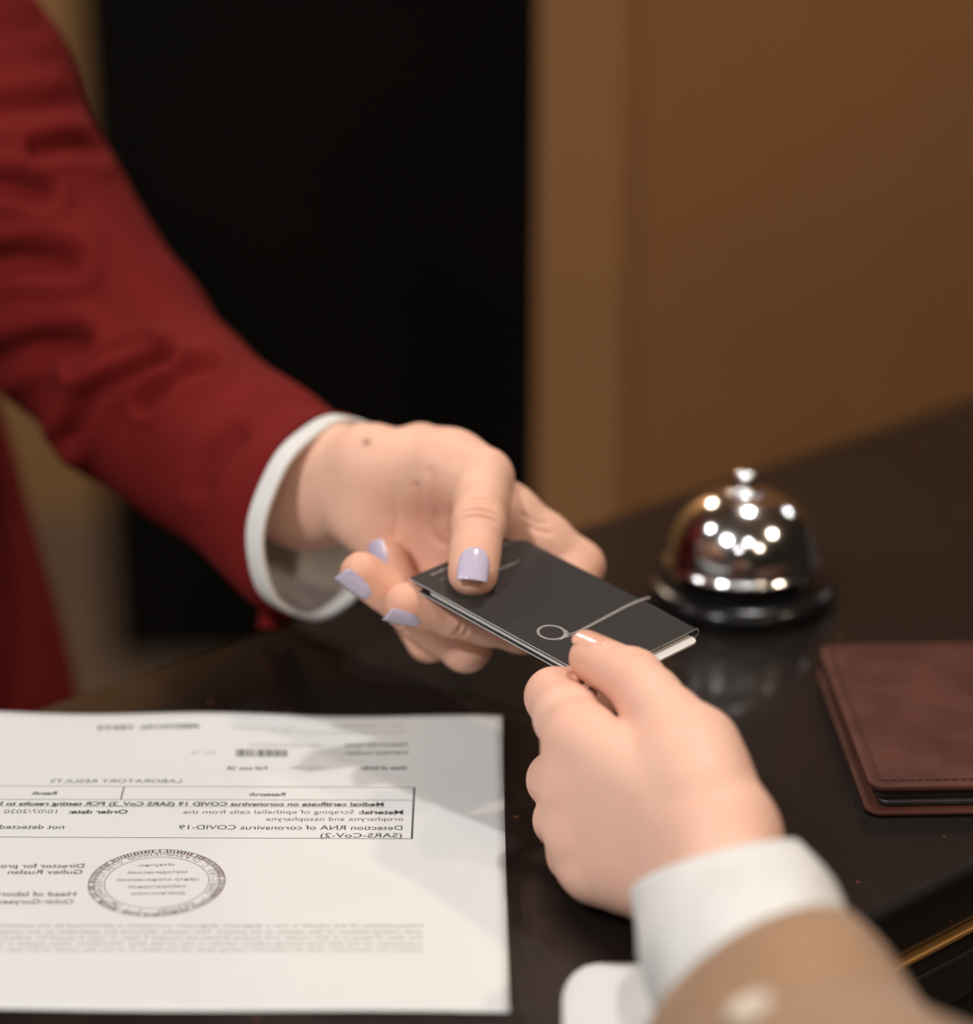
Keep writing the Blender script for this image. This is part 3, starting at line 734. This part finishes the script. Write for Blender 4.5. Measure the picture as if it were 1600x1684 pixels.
# ---- the hand that takes the card
SB = {'w': P(1180, 1422, .836),
      't': [P(1160, 1305, .838), P(1100, 1188, .869), P(1040, 1115, .891), P(978, 1081, .906)],
      'i': [P(956, 1216, .879), P(912, 1146, .913), P(980, 1136, .930), P(1050, 1128, .936)],
      'm': [P(946, 1290, .880), P(914, 1283, .920), P(1022, 1264, .928), P(1096, 1257, .920)],
      'r': [P(956, 1364, .880), P(923, 1349, .914), P(1030, 1334, .922), P(1100, 1334, .914)],
      'p': [P(978, 1430, .880), P(942, 1407, .892), P(1006, 1389, .896), P(1060, 1399, .888)]}
dB = unit(np.array([-.80, -.55, .20])); uB = np.array([-.01, -.15, -.99])
nailB = {'t': cdir(.08, .88, .46), 'i': cdir(.2, -.7, -.6), 'm': cdir(.6, -.2, -.7), 'r': cdir(.6, -.2, -.7), 'p': cdir(.6, -.3, -.7)}
radB = {'t': (.0130, .0112, .0098, .0080), 'i': (.0112, .0094, .0084, .0074), 'm': (.0112, .0092, .0084, .0076), 'r': (.0106, .0088, .0082, .0074), 'p': (.0096, .0078, .0072, .0066)}
wb = SB['w']; fb1, fb2 = P(1236, 1556, .798), P(1305, 1710, .745)
foreB = [wb, fb1, fb2]
FORE[id(foreB)] = [(wb, fb1, .0205, .0180, .9), (fb1, fb2, .0180, .019, .95)]
extraB = []
for n, ra, rb in (('i', .0140, .0112), ('m', .0142, .0110), ('r', .0135, .0104), ('p', .0125, .0096)):
    off = {'i': -.012, 'm': -.004, 'r': .005, 'p': .012}[n]
    extraB.append((wb + uB * off, SB[n][0], ra, rb, .011))
extraB += [(lerp(wb, SB['p'][0], .15) - dB * .008 + uB * .006, lerp(wb, SB['p'][0], .8) - dB * .008 + uB * .003, .0130, .0110, .012),
           (lerp(wb, SB['t'][0], .5) - dB * .004, lerp(SB['t'][0], SB['t'][1], .6) - dB * .006, .0140, .0140, .012),
           (lerp(SB['t'][0], SB['t'][1], .30) - dB * .004, lerp(wb, SB['i'][0], .60) - dB * .004, .0105, .0105, .010),
           (lerp(SB['t'][0], SB['t'][1], .85) - dB * .015, lerp(wb, SB['i'][0], .93) - dB * .015, .0070, .0070, .004)]
cB_list = crease_set(SB, 't', 2, nailB['t'], (-.0026, .0004, .0030), .0065)
flB = [(np.array(SB[n][3]), .011, .45) for n in 'timrp'] + [(np.array(SB[n][1]), .011, .35) for n in 'imrp'] + [(np.array(SB[n][0]), .010, .28) for n in 'imr'] + [(np.array(SB['t'][2]), .010, .28)]
guest, fieldB = build_hand(SB, dB, nailB, radB, extraB, foreB, .00085, m_skin_b, 'person', cB_list, flB)
tag(guest, 'person in a beige jacket and white cuff taking the black card folder', 'person')
for n, wd, ln in (('t', .0126, .0150), ('i', .0096, .0110), ('m', .0098, .0115), ('r', .0096, .0112), ('p', .0084, .0100)):
    r3 = radB[n][3]
    nail(guest, np.array(SB[n][3]), np.array(SB[n][2]), nailB[n], wd, ln, r3 * .9, m_natural_nail, over=.0002, lift=r3 * .92 + .0003, slope=(radB[n][2] - r3) / .021 * .95, rad=r3 * 1.02)

# ------------------------------------------------------------------ clothes
def tube(name, rings, n=72, per=8, disp=None, up=(0, 0, 1), thick=.0014, closed_ends=False, arc_deg=360, a0=0.0, profile=None):
    """rings: (centre, half width sideways, half width upwards, roll); lofted through Catmull curves"""
    cen = [np.array(r[0], float) for r in rings]; par = [np.array(r[1:4], float) for r in rings]
    cs = catmull(cen, per); ps = catmull(par, per); m = len(cs); vs = []; fs = []; full = arc_deg >= 360
    nn = n if full else n + 1; s_len = 0
    for i in range(m):
        t = unit(cs[min(i + 1, m - 1)] - cs[max(i - 1, 0)]); side = unit(np.cross(t, np.array(up, float))); upv = np.cross(side, t)
        if i: s_len += np.linalg.norm(cs[i] - cs[i - 1])
        for k in range(nn):
            th = math.radians(a0) + math.radians(arc_deg) * k / n + ps[i][2]
            e = 1.0 + (disp(s_len, th, i / (m - 1)) if disp else 0)
            p_ = cs[i] + side * (ps[i][0] * math.cos(th) * e) + upv * (ps[i][1] * math.sin(th) * e)
            if profile: p_ = p_ + t * profile(th, i / (m - 1))
            vs.append(p_)
    for i in range(m - 1):
        for k in range(n):
            k2 = (k + 1) % nn if full else k + 1
            fs.append((i * nn + k, i * nn + k2, (i + 1) * nn + k2, (i + 1) * nn + k))
    me = mesh(name, vs, fs); bm = bmesh.new(); bm.from_mesh(me)
    if closed_ends and full:
        bm.verts.ensure_lookup_table()
        bm.faces.new([bm.verts[k] for k in range(nn)]); bm.faces.new([bm.verts[(m - 1) * nn + k] for k in range(nn)])
    bmesh.ops.recalc_face_normals(bm, faces=bm.faces[:]); bm.to_mesh(me); bm.free()
    return me
def solid(o, th, off=-1):
    md = o.modifiers.new('thickness', 'SOLIDIFY'); md.thickness = th; md.offset = off; md.use_rim = True
    return o

def loft(name, rings, per=10, n=96, disp=None):
    """rings: (centre, vector to the top of the ring, vector to its side)"""
    R9 = catmull([np.concatenate(r) for r in rings], per); vs = []; fs = []; m = len(R9); L_ = 0
    for i, q in enumerate(R9):
        c0, a, b = q[:3], q[3:6], q[6:9]
        if i: L_ += np.linalg.norm(c0 - R9[i - 1][:3])
        for k in range(n):
            th = T2 * k / n; e = 1 + (disp(L_, th) if disp else 0)
            vs.append(c0 + (a * math.cos(th) + b * math.sin(th)) * e)
    for i in range(m - 1):
        for k in range(n): fs.append((i * n + k, i * n + (k + 1) % n, (i + 1) * n + (k + 1) % n, (i + 1) * n + k))
    me = mesh(name, vs, fs); bm = bmesh.new(); bm.from_mesh(me); bmesh.ops.recalc_face_normals(bm, faces=bm.faces[:]); bm.to_mesh(me); bm.free()
    return me
def arm_rings(cs, rad):                     # round cross sections standing on the arm's own line
    out = []
    for i, (c0, (ra, rb)) in enumerate(zip(cs, rad)):
        t = unit(cs[min(i + 1, len(cs) - 1)] - cs[max(i - 1, 0)]); a = unit(CU - t * (CU @ t)); b = np.cross(t, a)
        out.append((c0, a * ra, b * rb))
    return out
mm = lambda r, u, t: (r * CR + u * CU + t * CT) / 1000.0
# ---- red jacket of the person behind the counter
shoulder = np.array([-.325, 1.215, Z0 + .345])
CA_, CB_ = mm(9.5, 38, 2), mm(22.5, -3.5, -28)                     # cuff opening: up, right
CN = unit(np.cross(CB_, CA_))
if CN @ CR < 0: CN = -CN
cuff_end = P(546, 856, 1.046)
def red_folds(s, th):
    f1 = .062 * math.sin(s * 135 + 1.3 * math.cos(th - 1.0) + .8) * math.exp(-((s - .135) / .038) ** 2) * (.6 + .4 * math.cos(th - 2.6))
    f2 = .040 * math.sin(s * 95 + 1.5 * math.sin(th) + .7) * math.exp(-((s - .27) / .07) ** 2)
    f3 = .018 * math.sin(s * 52 + 2 * th) + .010 * math.sin(3 * th + s * 20)
    return f1 + f2 + f3 * min(1, s / .03)
scs = [P(415, 775, 1.075), P(325, 715, 1.100), P(212, 612, 1.122), P(110, 470, 1.135), P(15, 315, 1.140), P(-75, 150, 1.150), shoulder]
rings = arm_rings(scs, [(.0385, .037), (.0405, .039), (.0430, .043), (.0445, .045), (.0460, .047), (.0490, .049), (.060, .060)])
sgn = 1 if (rings[0][2] @ CR) > 0 else -1
rings = [(c0, a, b * sgn) for c0, a, b in rings]
rings = [(cuff_end - CN * .0085, CA_ * 1.055, CB_ * 1.055), (cuff_end - CN * .020, CA_ * 1.04, CB_ * 1.04)] + rings
sme = loft('jacket_sleeve', rings, 18, 160, red_folds)
SV = np.array([tuple(v.co) for v in sme.vertices]); SN = np.array([tuple(v.normal) for v in sme.vertices])
def to_px(V):
    q = V - CAM; d = q[:, 1] * C_ - q[:, 2] * S_; return np.stack([800 + F * q[:, 0] / d, 842 - F * (q[:, 1] * S_ + q[:, 2] * C_) / d], 1)
PXV = to_px(SV); facing = np.clip((SN @ CT) * 2.0, 0, 1); dsp = np.zeros(len(SV))
for pts, wdt, dep in (([(112, 725), (121, 700), (144, 656), (177, 630), (228, 604), (268, 590)], 15, .0075), ([(240, 668), (262, 645), (285, 628), (317, 611), (352, 598)], 11, .0055),
                      ([(130, 612), (184, 586), (240, 562)], 10, .004), ([(-60, 640), (0, 590), (60, 570), (130, 565)], 20, .006), ([(-60, 445), (30, 425), (110, 430)], 20, .006),
                      ([(-60, 300), (20, 305), (70, 320)], 16, .005), ([(-40, 190), (40, 175), (140, 170)], 18, .005), ([(60, 250), (120, 240), (160, 250)], 14, .004),
                      ([(330, 800), (350, 760), (390, 720)], 16, .0025), ([(-40, 60), (30, 50), (90, 20)], 14, .004)):
    poly = np.array(catmull([np.array(p_, float) for p_ in pts], 12)); best = np.full(len(SV), 1e9); sd = np.zeros(len(SV))
    for q, q2 in zip(poly[:-1], poly[1:]):
        t = q2 - q; L2 = t @ t; w = np.clip(((PXV - q) @ t) / L2, 0, 1); dv = PXV - q - w[:, None] * t; dd = np.hypot(dv[:, 0], dv[:, 1]); nearer = dd < best
        best[nearer] = dd[nearer]; sd[nearer] = (t[0] * dv[nearer, 1] - t[1] * dv[nearer, 0]) / math.sqrt(L2)
    dsp += -dep * np.exp(-(best / wdt) ** 2) + dep * .55 * np.exp(-((best - wdt * 2.1) / (wdt * 1.1)) ** 2)
SV = SV + SN * (dsp * facing)[:, None]; sme.vertices.foreach_set('co', SV.ravel()); sme.update()
o = link('jacket_sleeve', sme, m_red); solid(o, .0020); rel(o, staff)
cr_ = [(rings[2][0], rings[2][1] * .86, rings[2][2] * .86), (cuff_end - CN * .030, CA_ * .90, CB_ * .90), (cuff_end - CN * .018, CA_ * .95, CB_ * .95), (cuff_end - CN * .008, CA_ * .985, CB_ * .985), (cuff_end, CA_, CB_)]
o = link('shirt_cuff', loft('shirt_cuff', cr_, 6, 120, lambda s, th: .012 * math.sin(3 * th + 1) + .008 * math.sin(8 * th + s * 70)), m_white_cloth); solid(o, .0024, 0); rel(o, staff)
# loose vent of the sleeve hanging under the cuff
def strip(name, rows, m, parent, th=.0018):
    nn_ = len(rows[0]); vs = [p_ for r in rows for p_ in r]; fs = []
    for i in range(len(rows) - 1):
        for k in range(nn_ - 1): fs.append((i * nn_ + k, i * nn_ + k + 1, (i + 1) * nn_ + k + 1, (i + 1) * nn_ + k))
    o = link(name, mesh(name, vs, fs), m); solid(o, th, 0); return rel(o, parent)
rows = []
for (ul, ur, v, d) in catmull([np.array(q, float) for q in ((430, 462, 925, 1.088), (436, 466, 960, 1.088), (432, 470, 995, 1.088), (424, 470, 1034, 1.088))], 6):
    rows.append([P(ul + (ur - ul) * k / 6, v - 6 * math.sin(math.pi * k / 6) * 0, d - .004 * math.sin(math.pi * k / 6)) for k in range(7)])
strip('sleeve_vent', rows, m_red, staff)
# body of the jacket
bc = np.array([-.382, 1.10, 0]); fdir = np.array([.66, -.75, 0])
def body_folds(s, th): return .02 * math.sin(5 * th + s * 6) + .012 * math.sin(9 * th - s * 11)
prof = [(.42, .215, .150), (.70, .208, .145), (.92, .212, .142), (1.04, .192, .126), (1.16, .165, .112), (1.26, .175, .118), (1.36, .190, .115), (1.425, .165, .095), (1.46, .090, .070), (1.475, .055, .055)]
def body_mesh():
    vs = []; fs = []; n = 96
    side = np.array([.75, .66, 0]); dense = catmull([np.array(p_) for p_ in prof], 6)
    for (z, a, b) in dense:
        for k in range(n):
            th = T2 * k / n; e = 1 + body_folds(z, th)
            vs.append(bc + side * a * e * math.cos(th) + fdir * b * e * math.sin(th) + np.array([0, 0, z]))
    for i in range(len(dense) - 1):
        for k in range(n): fs.append((i * n + k, i * n + (k + 1) % n, (i + 1) * n + (k + 1) % n, (i + 1) * n + k))
    fs.append(tuple(range(n))[::-1]); fs.append(tuple((len(dense) - 1) * n + k for k in range(n)))
    return mesh('jacket_body', vs, fs)
rel(link('jacket_body', body_mesh(), m_red), staff)

# ---- cuff and beige jacket sleeve of the guest
br = [(P(1178, 1430, .813), mm(3, 9.5, 28), mm(24.5, 5, -3)), (P(1208, 1492, .797), mm(2, 15, 28), mm(28, 4, -2)), (P(1226, 1560, .778), mm(1, 20, 25), mm(29.2, 3, -2)),
      (P(1262, 1640, .756), mm(0, 24, 18), mm(29.5, 2, 0)), (P(1300, 1720, .732), mm(0, 26, 16), mm(30, 2, 0))]
o = link('shirt_cuff', loft('shirt_cuff', br, 8, 120, lambda s, th: .010 * math.sin(2 * th + .5) + .006 * math.sin(9 * th + s * 90)), m_white_cloth); solid(o, .0024, 0); rel(o, guest)
br = [(P(1240, 1640, .760), mm(4, 25, 26), mm(28.5, 9, -6)), (P(1264, 1686, .747), mm(3, 27, 27), mm(33, 7, -5)), (P(1296, 1736, .733), mm(2, 23, 29), mm(36, 5, -3)), (P(1345, 1800, .708), mm(0, 29, 25), mm(39, 2, 0)),
      (np.array([.120, .50, Z0 + .065]), mm(0, 38, 20), mm(44, 0, 0)), (np.array([.135, .40, Z0 + .075]), mm(0, 42, 20), mm(47, 0, 0))]
me = loft('jacket_sleeve', br, 10, 120, lambda s, th: .016 * math.sin(2 * th + s * 25) + .018 * math.sin(s * 75 + 2 * th) * min(1, s / .05))
from mathutils.bvhtree import BVHTree
bvh = BVHTree.FromPolygons([v.co.copy() for v in me.vertices], [tuple(p_.vertices) for p_ in me.polygons])
o = link('jacket_sleeve', me, m_beige); solid(o, .0025, 1); rel(o, guest)
hit, hn, _, _ = bvh.ray_cast(Vector(tuple(CAM)), Vector(tuple(unit(ray(1243, 1676)))))
if hit is not None:
    if hn.dot(Vector(tuple(CT))) < 0: hn = -hn
    me = lathe('sleeve_button', [(.0052, 0), (.0062, .0006), (.0064, .0016), (.0058, .0024), (.0046, .0022), (.0030, .0017), (.0006, .0016)], 32)
    o = link('sleeve_button', me, m_button); o.matrix_world = Matrix.Translation(hit + hn * .0022) @ hn.to_track_quat('Z', 'Y').to_matrix().to_4x4()
    bpy.context.view_layer.update(); M0 = o.matrix_world.copy(); o.parent = guest; o.matrix_parent_inverse = Matrix.Translation(guest.location).inverted(); o.matrix_basis = M0
# loose end of the unbuttoned cuff
rows = []
for j in range(15):
    v = 1589 + (1745 - 1589) * (j / 14) ** 1.3; q = min(1, (v - 1589) / 62); xl = 925 + 62 * (1 - math.sqrt(max(0, 1 - (1 - q) ** 2)))
    rows.append([G(xl + (1085 - xl) * k / 12, v, .004 + .010 * (k / 12) ** 2 + .004 * j / 14) for k in range(13)])
strip('cuff_flap', rows, m_white_cloth, guest, .0022)
